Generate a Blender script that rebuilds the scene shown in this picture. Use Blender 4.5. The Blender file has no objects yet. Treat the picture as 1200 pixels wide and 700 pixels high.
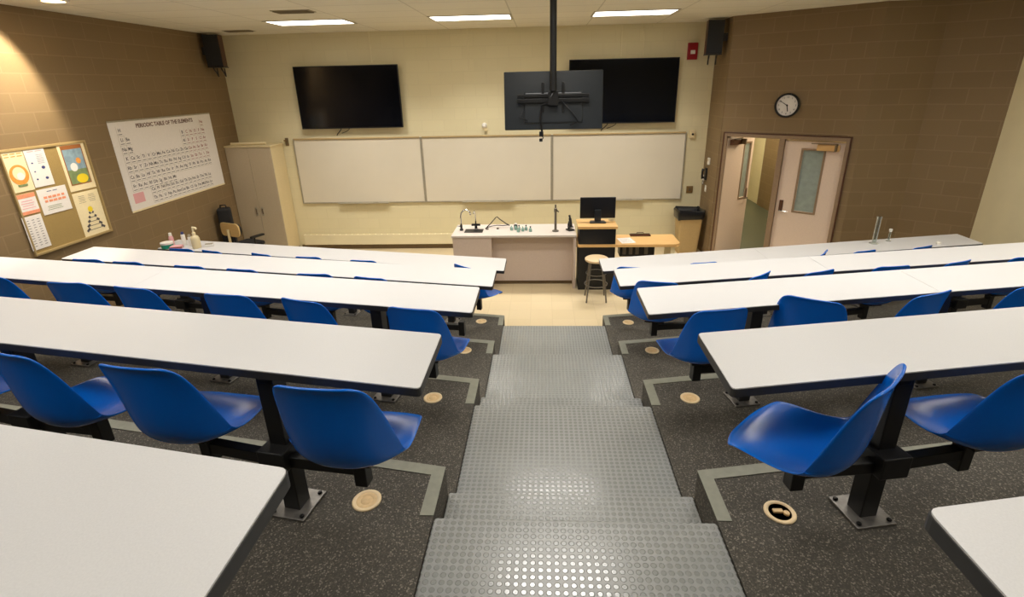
import bpy, bmesh, math, random
from mathutils import Vector, Matrix
random.seed(7)
scene = bpy.context.scene
COL = scene.collection
PI = math.pi
sin, cos, tan, rad = math.sin, math.cos, math.tan, math.radians

# ------------------------------------------------------------------ materials
def lin(c):
    return tuple(((v / 255) / 12.92 if v / 255 <= .04045 else ((v / 255 + .055) / 1.055) ** 2.4) for v in c) + (1.0,)

def newmat(name):
    m = bpy.data.materials.new(name); m.use_nodes = True
    nt = m.node_tree
    return m, nt, nt.nodes['Principled BSDF']

def plain(name, rgb, rough=.5, metal=0.0, spec=.5, noise=0.0, scale=40.0, bump=0.0, coat=0.0):
    """one colour with a faint mottling so no surface is perfectly flat"""
    m, nt, b = newmat(name)
    b.inputs['Roughness'].default_value = rough
    b.inputs['Metallic'].default_value = metal
    b.inputs['Specular IOR Level'].default_value = spec
    if coat: b.inputs['Coat Weight'].default_value = coat; b.inputs['Coat Roughness'].default_value = .15
    tc = nt.nodes.new('ShaderNodeTexCoord')
    n = nt.nodes.new('ShaderNodeTexNoise'); n.inputs['Scale'].default_value = scale; n.inputs['Detail'].default_value = 3
    nt.links.new(tc.outputs['Object'], n.inputs['Vector'])
    r = nt.nodes.new('ShaderNodeValToRGB')
    c = lin(rgb); k = noise
    r.color_ramp.elements[0].position = .3; r.color_ramp.elements[1].position = .7
    r.color_ramp.elements[0].color = tuple(v * (1 - k) for v in c[:3]) + (1,)
    r.color_ramp.elements[1].color = tuple(min(1, v * (1 + k)) for v in c[:3]) + (1,)
    nt.links.new(n.outputs['Fac'], r.inputs['Fac']); nt.links.new(r.outputs['Color'], b.inputs['Base Color'])
    if bump:
        bp = nt.nodes.new('ShaderNodeBump'); bp.inputs['Strength'].default_value = bump; bp.inputs['Distance'].default_value = .004
        nt.links.new(n.outputs['Fac'], bp.inputs['Height']); nt.links.new(bp.outputs['Normal'], b.inputs['Normal'])
    return m

def emit(name, rgb, strength):
    m, nt, b = newmat(name)
    b.inputs['Base Color'].default_value = lin(rgb)
    b.inputs['Emission Color'].default_value = lin(rgb); b.inputs['Emission Strength'].default_value = strength
    return m

def brickmat(name, c1, c2, cm, w, h, mortar, offset=.5, rough=.7, bump=.25, spec=.3, grain=.0):
    m, nt, b = newmat(name)
    uv = nt.nodes.new('ShaderNodeTexCoord')
    br = nt.nodes.new('ShaderNodeTexBrick')
    br.offset = offset
    br.inputs['Color1'].default_value = lin(c1); br.inputs['Color2'].default_value = lin(c2); br.inputs['Mortar'].default_value = lin(cm)
    br.inputs['Scale'].default_value = 1; br.inputs['Brick Width'].default_value = w; br.inputs['Row Height'].default_value = h
    br.inputs['Mortar Size'].default_value = mortar; br.inputs['Mortar Smooth'].default_value = .3
    nt.links.new(uv.outputs['UV'], br.inputs['Vector'])
    nz = nt.nodes.new('ShaderNodeTexNoise'); nz.inputs['Scale'].default_value = 60; nz.inputs['Detail'].default_value = 4
    nt.links.new(uv.outputs['UV'], nz.inputs['Vector'])
    mx = nt.nodes.new('ShaderNodeMix'); mx.data_type = 'RGBA'; mx.blend_type = 'MULTIPLY'
    mx.inputs['Factor'].default_value = grain
    nt.links.new(br.outputs['Color'], mx.inputs['A']); nt.links.new(nz.outputs['Color'], mx.inputs['B'])
    nt.links.new(mx.outputs['Result'], b.inputs['Base Color'])
    mt = nt.nodes.new('ShaderNodeMath'); mt.operation = 'MULTIPLY_ADD'; mt.inputs[1].default_value = -1; mt.inputs[2].default_value = 1
    nt.links.new(br.outputs['Fac'], mt.inputs[0])
    ad = nt.nodes.new('ShaderNodeMath'); ad.operation = 'MULTIPLY_ADD'; ad.inputs[1].default_value = .25
    nt.links.new(nz.outputs['Fac'], ad.inputs[0]); nt.links.new(mt.outputs[0], ad.inputs[2])
    bp = nt.nodes.new('ShaderNodeBump'); bp.inputs['Strength'].default_value = bump; bp.inputs['Distance'].default_value = .006
    nt.links.new(ad.outputs[0], bp.inputs['Height']); nt.links.new(bp.outputs['Normal'], b.inputs['Normal'])
    b.inputs['Roughness'].default_value = rough; b.inputs['Specular IOR Level'].default_value = spec
    return m

def carpetmat():
    m, nt, b = newmat('speckled_rubber_carpet')
    tc = nt.nodes.new('ShaderNodeTexCoord')
    v = nt.nodes.new('ShaderNodeTexVoronoi'); v.inputs['Scale'].default_value = 190
    nt.links.new(tc.outputs['Object'], v.inputs['Vector'])
    r = nt.nodes.new('ShaderNodeValToRGB'); r.color_ramp.interpolation = 'CONSTANT'
    e = r.color_ramp.elements
    e[0].position = 0; e[0].color = lin((66, 62, 55))
    e[1].position = .36; e[1].color = lin((76, 72, 64))
    x = e.new(.62); x.color = lin((66, 62, 55))
    x = e.new(.80); x.color = lin((90, 85, 75))
    x = e.new(.91); x.color = lin((120, 114, 102))
    sp = nt.nodes.new('ShaderNodeSeparateColor'); nt.links.new(v.outputs['Color'], sp.inputs['Color'])
    nt.links.new(sp.outputs['Red'], r.inputs['Fac']); nt.links.new(r.outputs['Color'], b.inputs['Base Color'])
    bp = nt.nodes.new('ShaderNodeBump'); bp.inputs['Strength'].default_value = .25; bp.inputs['Distance'].default_value = .003
    nt.links.new(v.outputs['Distance'], bp.inputs['Height']); nt.links.new(bp.outputs['Normal'], b.inputs['Normal'])
    b.inputs['Roughness'].default_value = .75; b.inputs['Specular IOR Level'].default_value = .3
    return m

def studmat():
    """grey rubber with raised coin studs on a 31 mm square grid"""
    m, nt, b = newmat('studded_rubber')
    tc = nt.nodes.new('ShaderNodeTexCoord')
    sc_ = nt.nodes.new('ShaderNodeVectorMath'); sc_.operation = 'MULTIPLY'; sc_.inputs[1].default_value = (1 / .0315, 1 / .0315, 0)
    nt.links.new(tc.outputs['Object'], sc_.inputs[0])
    fr = nt.nodes.new('ShaderNodeVectorMath'); fr.operation = 'FRACTION'; nt.links.new(sc_.outputs[0], fr.inputs[0])
    sb = nt.nodes.new('ShaderNodeVectorMath'); sb.operation = 'SUBTRACT'; sb.inputs[1].default_value = (.5, .5, 0)
    nt.links.new(fr.outputs[0], sb.inputs[0])
    ln = nt.nodes.new('ShaderNodeVectorMath'); ln.operation = 'LENGTH'; nt.links.new(sb.outputs[0], ln.inputs[0])
    mr = nt.nodes.new('ShaderNodeMapRange'); mr.interpolation_type = 'SMOOTHSTEP'
    mr.inputs['From Min'].default_value = .30; mr.inputs['From Max'].default_value = .41
    mr.inputs['To Min'].default_value = 1; mr.inputs['To Max'].default_value = 0
    nt.links.new(ln.outputs['Value'], mr.inputs['Value'])
    bp = nt.nodes.new('ShaderNodeBump'); bp.inputs['Strength'].default_value = .8; bp.inputs['Distance'].default_value = .003
    nt.links.new(mr.outputs['Result'], bp.inputs['Height']); nt.links.new(bp.outputs['Normal'], b.inputs['Normal'])
    n = nt.nodes.new('ShaderNodeTexNoise'); n.inputs['Scale'].default_value = 3; n.inputs['Detail'].default_value = 4
    nt.links.new(tc.outputs['Object'], n.inputs['Vector'])
    r = nt.nodes.new('ShaderNodeValToRGB')
    r.color_ramp.elements[0].color = lin((126, 128, 124)); r.color_ramp.elements[1].color = lin((140, 141, 137))
    nt.links.new(n.outputs['Fac'], r.inputs['Fac']); nt.links.new(r.outputs['Color'], b.inputs['Base Color'])
    rr = nt.nodes.new('ShaderNodeMapRange'); rr.inputs['To Min'].default_value = .36; rr.inputs['To Max'].default_value = .19; b.inputs['Specular IOR Level'].default_value = 1.0
    nt.links.new(mr.outputs['Result'], rr.inputs['Value']); nt.links.new(rr.outputs['Result'], b.inputs['Roughness'])
    return m

def glassmat(name='clear_glass', tint=(235, 240, 238)):
    m, nt, b = newmat(name)
    nt.nodes.remove(b)
    out = nt.nodes['Material Output']
    tr = nt.nodes.new('ShaderNodeBsdfTransparent'); tr.inputs['Color'].default_value = lin(tint)
    gl = nt.nodes.new('ShaderNodeBsdfGlossy'); gl.inputs['Roughness'].default_value = .05
    lw = nt.nodes.new('ShaderNodeLayerWeight'); lw.inputs['Blend'].default_value = .35
    mx = nt.nodes.new('ShaderNodeMixShader')
    df = nt.nodes.new('ShaderNodeBsdfDiffuse'); df.inputs['Color'].default_value = lin((240, 236, 226))  # bright edge highlights painted in as white at grazing angles
    m2 = nt.nodes.new('ShaderNodeMixShader'); m2.inputs['Fac'].default_value = .5
    nt.links.new(gl.outputs[0], m2.inputs[1]); nt.links.new(df.outputs[0], m2.inputs[2])
    nt.links.new(lw.outputs['Facing'], mx.inputs['Fac']); nt.links.new(tr.outputs[0], mx.inputs[1]); nt.links.new(m2.outputs[0], mx.inputs[2])
    nt.links.new(mx.outputs[0], out.inputs['Surface'])
    return m

def woodmat(name, c1, c2, scale=6, rough=.4):
    m, nt, b = newmat(name)
    tc = nt.nodes.new('ShaderNodeTexCoord')
    mp = nt.nodes.new('ShaderNodeMapping'); mp.inputs['Scale'].default_value = (1.2, 14, 14)
    nt.links.new(tc.outputs['Object'], mp.inputs['Vector'])
    n = nt.nodes.new('ShaderNodeTexNoise'); n.inputs['Scale'].default_value = scale; n.inputs['Detail'].default_value = 5
    nt.links.new(mp.outputs[0], n.inputs['Vector'])
    r = nt.nodes.new('ShaderNodeValToRGB'); r.color_ramp.elements[0].color = lin(c1); r.color_ramp.elements[1].color = lin(c2)
    nt.links.new(n.outputs['Fac'], r.inputs['Fac']); nt.links.new(r.outputs['Color'], b.inputs['Base Color'])
    b.inputs['Roughness'].default_value = rough
    return m

M = {}
M['block'] = brickmat('painted_brown_block', (137, 115, 83), (133, 111, 79), (144, 122, 90), .41, .205, .008, bump=.07, rough=.55, grain=.12)
M['cream_block'] = brickmat('painted_cream_block', (228, 217, 178), (225, 214, 175), (223, 212, 173), .41, .205, .008, bump=.12, rough=.6, grain=.06)
M['cream'] = plain('cream_wall_paint', (228, 217, 180), .6, noise=.03, scale=3, spec=.3)
M['ceiling'] = brickmat('acoustic_ceiling_tile', (236, 230, 210), (232, 226, 206), (206, 199, 178), 1.19, .61, .010, offset=0, bump=.4, rough=.9, spec=.1, grain=.15)
M['vinyl'] = brickmat('cream_vinyl_tile', (222, 203, 165), (216, 197, 158), (205, 186, 148), .305, .305, .003, offset=0, bump=.03, rough=.3, spec=.5, grain=.12)
M['carpet'] = carpetmat()
M['stud'] = studmat()
M['nosing'] = plain('grey_nosing_strip', (126, 126, 110), .5, noise=.08, scale=25)
M['laminate'] = plain('white_speckled_laminate', (207, 206, 205), .38, noise=.035, scale=260, spec=.45)
M['edge'] = plain('black_edge_band', (46, 45, 45), .45, noise=.1)
M['blue'] = plain('blue_moulded_plastic', (0, 104, 210), .23, noise=.03, scale=200, spec=.5)
M['black_steel'] = plain('black_powder_coated_steel', (20, 20, 20), .42, noise=.12, scale=90)
M['plate_steel'] = plain('worn_grey_steel', (118, 114, 108), .4, metal=.6, noise=.2, scale=30)
M['bolt'] = plain('dark_bolt_steel', (30, 29, 28), .4, metal=.7)
M['black_plastic'] = plain('black_plastic', (16, 17, 20), .4, noise=.1)
M['tv_back'] = plain('charcoal_tv_casing', (30, 36, 41), .35, noise=.08, scale=30)
M['screen'] = plain('glossy_black_screen', (7, 9, 15), .10, spec=.35)
M['board'] = plain('whiteboard_enamel', (222, 213, 192), .28, noise=.02, scale=2)
M['alu'] = plain('brushed_aluminium', (176, 168, 148), .4, metal=.4, noise=.08)
M['cab'] = plain('taupe_cabinet_laminate', (186, 170, 142), .5, noise=.03)
M['cab_lit'] = plain('lit_cabinet_side', (218, 200, 156), .5, noise=.03)  # cabinet side painted lighter as if lit; the top shares it
M['desk'] = plain('pinkish_grey_laminate', (196, 178, 164), .45, noise=.03)
M['desk_top'] = plain('pale_grey_worktop', (208, 198, 188), .35, noise=.05, scale=120)
M['dark_base'] = plain('dark_brown_base', (112, 92, 62), .6, noise=.08)
M['maple'] = woodmat('maple_veneer', (226, 184, 122), (210, 164, 100))
M['oak'] = woodmat('oak_plywood', (214, 184, 128), (196, 162, 104))
M['darkwood'] = woodmat('dark_cherry_wood', (92, 56, 32), (70, 42, 24))
M['cover'] = plain('tan_floor_cover', (222, 188, 134), .5, noise=.08, scale=60)
M['cover_rim'] = plain('pale_tan_rim', (232, 206, 160), .42, noise=.05)
M['hole'] = plain('dark_box_interior', (136, 100, 62), .7, noise=.3)
M['chrome'] = plain('chrome', (205, 205, 205), .18, metal=1)
M['brass'] = plain('aged_brass', (168, 138, 88), .35, metal=.8)
M['door'] = plain('pinkish_cream_door_paint', (222, 200, 180), .5, noise=.03)
M['frame'] = plain('brown_door_frame_paint', (142, 118, 92), .5, noise=.05)
M['frost'] = plain('wired_frosted_glass', (150, 160, 150), .15, noise=.1, scale=12)
M['white'] = plain('white_plastic', (232, 228, 218), .4)
M['cream_plastic'] = plain('cream_plastic', (222, 204, 160), .35)
M['tan_frame'] = plain('tan_board_frame', (166, 142, 94), .5)
M['paper'] = plain('white_paper', (232, 226, 220), .7, noise=.02)
M['cream_paper'] = plain('cream_paper', (236, 220, 178), .7, noise=.03)
M['cork'] = plain('tan_cork', (158, 132, 78), .8, noise=.12, scale=120)
M['cork_frame'] = plain('pale_wood_frame', (186, 160, 112), .5)
M['ink'] = plain('black_ink', (78, 74, 76), .7)
M['blueink'] = plain('blue_ink', (62, 66, 120), .7)
M['brownink'] = plain('brown_ink', (118, 92, 82), .7)
M['redink'] = plain('red_ink', (150, 88, 80), .7)
M['orange'] = plain('orange_print', (226, 150, 62), .7, noise=.12)
M['lightorange'] = plain('salmon_print', (232, 150, 112), .7, noise=.1)
M['skyblue'] = plain('blue_grey_print', (132, 156, 168), .7, noise=.25, scale=14)
M['greenprint'] = plain('olive_green_print', (120, 138, 92), .7, noise=.25, scale=14)
M['yellow'] = plain('yellow_print', (232, 204, 36), .7)
M['brownprint'] = plain('brown_print', (150, 92, 44), .7)
M['pinkprint'] = plain('pink_print', (228, 170, 172), .7)
M['red'] = plain('fire_alarm_red', (150, 22, 30), .35)
M['green'] = plain('teal_green_plastic', (44, 148, 120), .4)
M['teal_glass'] = plain('pale_teal_glass', (136, 172, 160), .15)
M['bin'] = plain('tan_bin_plastic', (186, 158, 108), .5, noise=.04)
M['bag'] = plain('black_bin_bag', (22, 22, 24), .3, noise=.2)
M['stool_top'] = plain('cream_stool_seat', (216, 190, 150), .45)
M['stool_leg'] = plain('grey_steel_tube', (112, 106, 96), .35, metal=.5)
M['fabric'] = plain('black_seat_fabric', (30, 29, 30), .85, noise=.15, scale=120)
M['vent'] = plain('vent_dark_slats', (150, 138, 108), .6)
M['vent_slat'] = plain('vent_slat_paint', (128, 114, 84), .6)
M['hallgreen'] = plain('green_grey_corridor_floor', (90, 94, 76), .4, noise=.05)
M['glass'] = glassmat()
M['lamp'] = emit('fluorescent_diffuser', (255, 248, 236), 5)
M['hall_fill'] = emit('corridor_fill_glow', (255, 240, 208), 22)  # glow of the added corridor fill panels
M['down_lamp'] = emit('downlight_lens', (255, 238, 205), 12)

# ------------------------------------------------------------------ mesh builder
class MB:
    def __init__(s): s.v = []; s.f = []; s.m = []; s.uv = {}
    def add(s, vs, fs, mi=0):
        o = len(s.v); s.v += [tuple(p) for p in vs]
        for f in fs: s.f.append(tuple(i + o for i in f)); s.m.append(mi)
        return s
    def box(s, c, d, rz=0, rx=0, ry=0, mi=0):
        R = Matrix.Rotation(rz, 3, 'Z') @ Matrix.Rotation(ry, 3, 'Y') @ Matrix.Rotation(rx, 3, 'X'); c = Vector(c)
        vs = [c + R @ Vector((x * d[0] / 2, y * d[1] / 2, z * d[2] / 2)) for z in (-1, 1) for y in (-1, 1) for x in (-1, 1)]
        return s.add(vs, [(0, 2, 3, 1), (4, 5, 7, 6), (0, 1, 5, 4), (2, 6, 7, 3), (0, 4, 6, 2), (1, 3, 7, 5)], mi)
    def bb(s, x0, x1, y0, y1, z0, z1, mi=0):
        return s.box(((x0 + x1) / 2, (y0 + y1) / 2, (z0 + z1) / 2), (x1 - x0, y1 - y0, z1 - z0), mi=mi)
    def prism(s, poly, z0, z1, mi=0):
        n = len(poly)
        a = sum(poly[i][0] * poly[(i + 1) % n][1] - poly[(i + 1) % n][0] * poly[i][1] for i in range(n))
        if a < 0: poly = poly[::-1]
        vs = [(p[0], p[1], z0) for p in poly] + [(p[0], p[1], z1) for p in poly]
        fs = [tuple(range(n - 1, -1, -1)), tuple(range(n, 2 * n))] + [(i, (i + 1) % n, n + (i + 1) % n, n + i) for i in range(n)]
        return s.add(vs, fs, mi)
    def lathe(s, prof, c=(0, 0, 0), n=24, mi=0, ax=None):
        c = Vector(c); R = Matrix.Identity(3) if ax is None else Vector((0, 0, 1)).rotation_difference(Vector(ax)).to_matrix()
        vs = []; fs = []
        for r, z in prof:
            for i in range(n): vs.append(c + R @ Vector((r * cos(2 * PI * i / n), r * sin(2 * PI * i / n), z)))
        for k in range(len(prof) - 1):
            for i in range(n): fs.append((k * n + i, k * n + (i + 1) % n, (k + 1) * n + (i + 1) % n, (k + 1) * n + i))
        if prof[0][0] > 1e-5: fs.append(tuple(range(n - 1, -1, -1)))
        if prof[-1][0] > 1e-5: fs.append(tuple(range((len(prof) - 1) * n, len(prof) * n)))
        return s.add(vs, fs, mi)
    def cyl(s, a, b, r, r2=None, n=16, mi=0):
        a = Vector(a); b = Vector(b); L = (b - a).length
        return s.lathe([(r, 0), (r if r2 is None else r2, L)], a, n, mi, (b - a).normalized())
    def tube(s, pts, r, n=8, mi=0):
        pts = [Vector(p) for p in pts]; vs = []; fs = []; up = None
        for i, p in enumerate(pts):
            t = (pts[min(i + 1, len(pts) - 1)] - pts[max(i - 1, 0)]).normalized()
            if up is None:
                up = t.orthogonal().normalized()
            up = (up - t * up.dot(t)); up = up.normalized() if up.length > 1e-6 else t.orthogonal().normalized()
            w = t.cross(up)
            rr = r[i] if isinstance(r, (list, tuple)) else r
            for k in range(n): vs.append(p + rr * (up * cos(2 * PI * k / n) + w * sin(2 * PI * k / n)))
        for i in range(len(pts) - 1):
            for k in range(n): fs.append((i * n + k, i * n + (k + 1) % n, (i + 1) * n + (k + 1) % n, (i + 1) * n + k))
        fs.append(tuple(range(n - 1, -1, -1))); fs.append(tuple(range((len(pts) - 1) * n, len(pts) * n)))
        return s.add(vs, fs, mi)
    def text(s, txt, size, loc, align='CENTER', mi=0, depth=.0012, bold=0.0):
        """lettering standing in the local XZ plane, facing -y"""
        cu = bpy.data.curves.new('lettering', 'FONT'); cu.body = txt; cu.size = size; cu.align_x = align; cu.align_y = 'CENTER'; cu.extrude = depth / 2; cu.offset = bold; cu.resolution_u = 2
        ob = bpy.data.objects.new('lettering', cu); COL.objects.link(ob)
        me = bpy.data.meshes.new_from_object(ob.evaluated_get(bpy.context.evaluated_depsgraph_get()))
        vs = [(loc[0] + v.co.x, loc[1] - v.co.z, loc[2] + v.co.y) for v in me.vertices]
        s.add(vs, [tuple(p.vertices) for p in me.polygons], mi)
        bpy.data.objects.remove(ob); bpy.data.curves.remove(cu); bpy.data.meshes.remove(me)
        return s
    def build(s, name, mats, parent=None, smooth=False, bevel=0, seg=2, loc=None, rotz=0, uvf=None, fix=True):
        me = bpy.data.meshes.new(name); me.from_pydata(s.v, [], s.f)
        for m in (mats if isinstance(mats, (list, tuple)) else [mats]): me.materials.append(M[m])
        for p, mi in zip(me.polygons, s.m): p.material_index = mi
        if fix:
            bm = bmesh.new(); bm.from_mesh(me); bmesh.ops.recalc_face_normals(bm, faces=bm.faces); bm.to_mesh(me); bm.free()
        if uvf:
            ul = me.uv_layers.new(name='uv')
            for lp in me.loops: ul.data[lp.index].uv = uvf(me.vertices[lp.vertex_index].co)
        if smooth:
            for p in me.polygons: p.use_smooth = True
            if smooth is not True: me.set_sharp_from_angle(angle=rad(smooth))
        o = bpy.data.objects.new(name, me); COL.objects.link(o)
        if parent: o.parent = parent
        if loc: o.location = loc
        o.rotation_euler.z = rotz
        if bevel:
            b = o.modifiers.new('edge', 'BEVEL'); b.width = bevel; b.segments = seg; b.limit_method = 'ANGLE'; b.angle_limit = rad(40)
            b.harden_normals = False
        return o

def tag(o, label, cat, group=None):
    o['label'] = label; o['category'] = cat
    if group: o['group'] = group
    return o
def thing(name, label, cat, loc=(0, 0, 0), rotz=0, group=None):
    o = bpy.data.objects.new(name, None); o.empty_display_size = .1; COL.objects.link(o)
    o.location = loc; o.rotation_euler.z = rotz
    return tag(o, label, cat, group)
def struct(o): o['kind'] = 'structure'; return o

# ------------------------------------------------------------------ dimensions (metres; x along the front wall, y towards it, z up)
R_ = .318                       # rise of a tier
XW, YF, ZC = 5.89, 9.73, 3.97   # side wall, front wall, ceiling
YB = -3.2
C0 = (2.86, 9.0); DA = rad(-38)                 # the return wall's edge, the door wall's direction
dd = lambda s: (C0[0] + s * cos(DA), C0[1] + s * sin(DA))
C2 = dd(2.00)                                    # crease after the doors
C3 = (5.22, C2[1] - .03)
C4 = (XW, C3[1] - (XW - C3[0]) * .78)
E0 = [.74, 2.02, 3.335, 4.55, 5.83]              # tier edges beside the aisle (behind tier A, A, B, C, D)
TL = tan(rad(9.9))
ZT = [R_ * k for k in (5, 4, 3, 2, 1)]
AX = .615

# ------------------------------------------------------------------ room shell
def wall(name, p, q, z0, z1, mat, th=.15, holes=()):
    """a wall slab from p to q; the room is on the side of its local -y"""
    dx, dy = q[0] - p[0], q[1] - p[1]; L = math.hypot(dx, dy); a = math.atan2(dy, dx)
    b = MB(); xs = sorted({0, L} | {h[0] for h in holes} | {h[1] for h in holes})
    for x0, x1 in zip(xs, xs[1:]):
        zs = z0
        for h in holes:
            if abs(h[0] - x0) < 1e-6: zs = h[3]
        b.bb(x0, x1, 0, th, zs, z1)
    return struct(b.build(name, mat, loc=(p[0], p[1], 0), rotz=a, uvf=lambda c: (c.x + (c.y if abs(c.y) > .01 else 0), c.z)))

wall('wall_left', (-XW, YB), (-XW, YF), 0, ZC, 'block')
wall('wall_front', (-XW - .15, YF), (C0[0] + .15, YF), 0, ZC, 'cream_block')
wall('wall_return', (C0[0], YF), (C0[0], C0[1] - .01), 0, ZC, 'block', th=.15)
DOOR_S0, DOOR_S1, DOOR_H = .075, 1.885, 2.21
wall('wall_door', C0, C2, 0, ZC, 'block', th=.2, holes=((DOOR_S0, DOOR_S1, 0, DOOR_H),))
wall('wall_niche', C2, C3, 0, ZC, 'block')
wall('wall_corner', C3, C4, 0, ZC, 'block')
wall('wall_right', C4, (XW, YB), 0, ZC, 'cream')
wall('wall_back', (XW, YB), (-XW, YB), 0, ZC, 'cream')
b = MB(); b.bb(-6.3, 6.3, YB - .2, YF + .2, ZC, ZC + .15)
struct(b.build('ceiling', 'ceiling', uvf=lambda c: (c.x + .555 + 1.19 * 10, c.y - 7.915 + 6.1)))
b = MB(); b.prism([(-XW, YB), (XW, YB), C4, C3, C2, C0, (C0[0], YF), (-XW, YF)], -.1, 0)
struct(b.build('floor', 'vinyl', uvf=lambda c: (c.x, c.y)))
b = MB()
for x0, x1 in ((-5.0, -1.6), (.45, C0[0])): b.bb(x0, x1, YF - .018, YF, 0, .09)
struct(b.build('baseboard_front', 'dark_base'))
b = MB()
for x in (-3.16, -1.42, 1.24, 1.62): b.bb(x - .012, x + .012, YF - .014, YF, 3.46 if x != -1.42 else 3.3, ZC)
struct(b.build('trim_1', 'cream', bevel=.004))

# carpeted tiers and the rubber aisle steps
def edge_y(k, x): return E0[k] + (abs(x) - AX) * TL
n = 0
for k in range(5):
    for sgn in (-1, 1):
        xo = XW
        if k == 0: poly = [(sgn * AX, YB), (sgn * xo, YB), (sgn * xo, edge_y(0, xo)), (sgn * AX, E0[0])]
        else: poly = [(sgn * AX, E0[k - 1]), (sgn * xo, edge_y(k - 1, xo)), (sgn * xo, edge_y(k, xo)), (sgn * AX, E0[k])]
        struct(MB().prism(poly, 0, ZT[k]).build('floor_tier', 'carpet'))
TREAD = [.44, 1.72, 3.02, 4.30, 5.56]
y0 = YB
for k in range(5):
    b = MB(); b.bb(-AX, AX, y0, TREAD[k], 0, ZT[k])
    struct(b.build('aisle_step', 'stud', bevel=.02, seg=4)); y0 = TREAD[k]
    h = MB(); h.bb(-AX + .004, AX - .004, y0, E0[k] + (.01 if k != 0 else 0), 0, ZT[k] - R_ / 2)
    struct(h.build('aisle_step', 'stud', bevel=.012, seg=3)); y0 = E0[k] + (.01 if k != 0 else 0)
for k in range(1, 5):
    for sgn in (-1, 1):
        n += 1; b = MB(); w = .062
        x1 = XW - .01
        b.prism([(sgn * AX, E0[k] + .004), (sgn * x1, edge_y(k, x1) + .004), (sgn * x1, edge_y(k, x1) - w), (sgn * (AX + w), edge_y(k, AX + w) - w), (sgn * (AX + w), TREAD[k]), (sgn * AX, TREAD[k])], ZT[k], ZT[k] + .004)
        struct(b.build('trim_%d' % (n + 1), 'nosing'))

# ------------------------------------------------------------------ corridor behind the double door
HC = 2.75
def slab(name, x0, x1, y0, y1, z0, z1, mat): return struct(MB().bb(x0, x1, y0, y1, z0, z1).build(name, mat, uvf=lambda c: (c.x + c.y, c.z)))
b = MB(); b.prism([dd(0), dd(2.0), (5.42, C2[1] + .2), (5.42, 15), (C0[0] + .02, 15)], -.1, -.002)
struct(b.build('floor_corridor', 'hallgreen'))
slab('wall_corridor_cream', 5.42, 5.57, 13.28, 15, 0, HC, 'cream_block')
slab('wall_corridor_brown', 5.40, 5.57, 7.95, 13.28, 0, HC, 'block')
slab('wall_corridor_end', C0[0] + .02, 5.57, 15, 15.15, 0, HC, 'cream_block')
slab('wall_corridor_side', C0[0] + .151, C0[0] + .25, 9.3, 15, 0, HC, 'cream_block')
back = lambda q: (q[0] - sin(DA) * .21, q[1] + cos(DA) * .21)
b = MB(); b.prism([back(dd(.12)), back(dd(2.0)), (5.57, C2[1] + .35), (5.57, 15.15), (C0[0] + .16, 15.15), (C0[0] + .16, 9.3)], HC, HC + .1)
o = struct(b.build('ceiling_corridor', 'cream'))
for yy in (9.15, 12.6):  # added fill panels, out of view, to brighten the corridor and open leaf
    t = thing('corridor_fill_light', 'added unseen light panel in the corridor, %s the open door' % ('just beyond' if yy < 11 else 'farther away from'), 'light', (4.55 if yy < 11 else 4.3, yy, HC), DA if yy < 11 else 0)
    MB().bb(-.3, .3, -.6, .6, -.03, 0).build('frame', 'white', t)
    MB().bb(-.27, .27, -.57, .57, -.036, -.03).build('diffuser', 'hall_fill', t)

# ------------------------------------------------------------------ double door
t = struct(bpy.data.objects.new('trim_door_frame', None)); COL.objects.link(t); t.location = (C0[0], C0[1], 0); t.rotation_euler.z = DA
b = MB()
b.bb(DOOR_S0, DOOR_S0 + .05, -.02, .16, 0, DOOR_H); b.bb(DOOR_S1 - .05, DOOR_S1, -.02, .16, 0, DOOR_H)
b.bb(DOOR_S0 + .05, DOOR_S1 - .05, -.02, .16, DOOR_H - .055, DOOR_H); b.bb(.93, 1.01, -.02, .12, 0, DOOR_H - .055)
b.build('frame', 'frame', t, bevel=.006)
b = MB(); b.bb(DOOR_S0 - .02, DOOR_S0, -.024, 0, 0, DOOR_H + .02); b.bb(DOOR_S1, DOOR_S1 + .02, -.024, 0, 0, DOOR_H + .02); b.bb(DOOR_S0, DOOR_S1, -.024, 0, DOOR_H, DOOR_H + .02)
b.build('casing', 'darkwood', t, bevel=.004)

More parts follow.
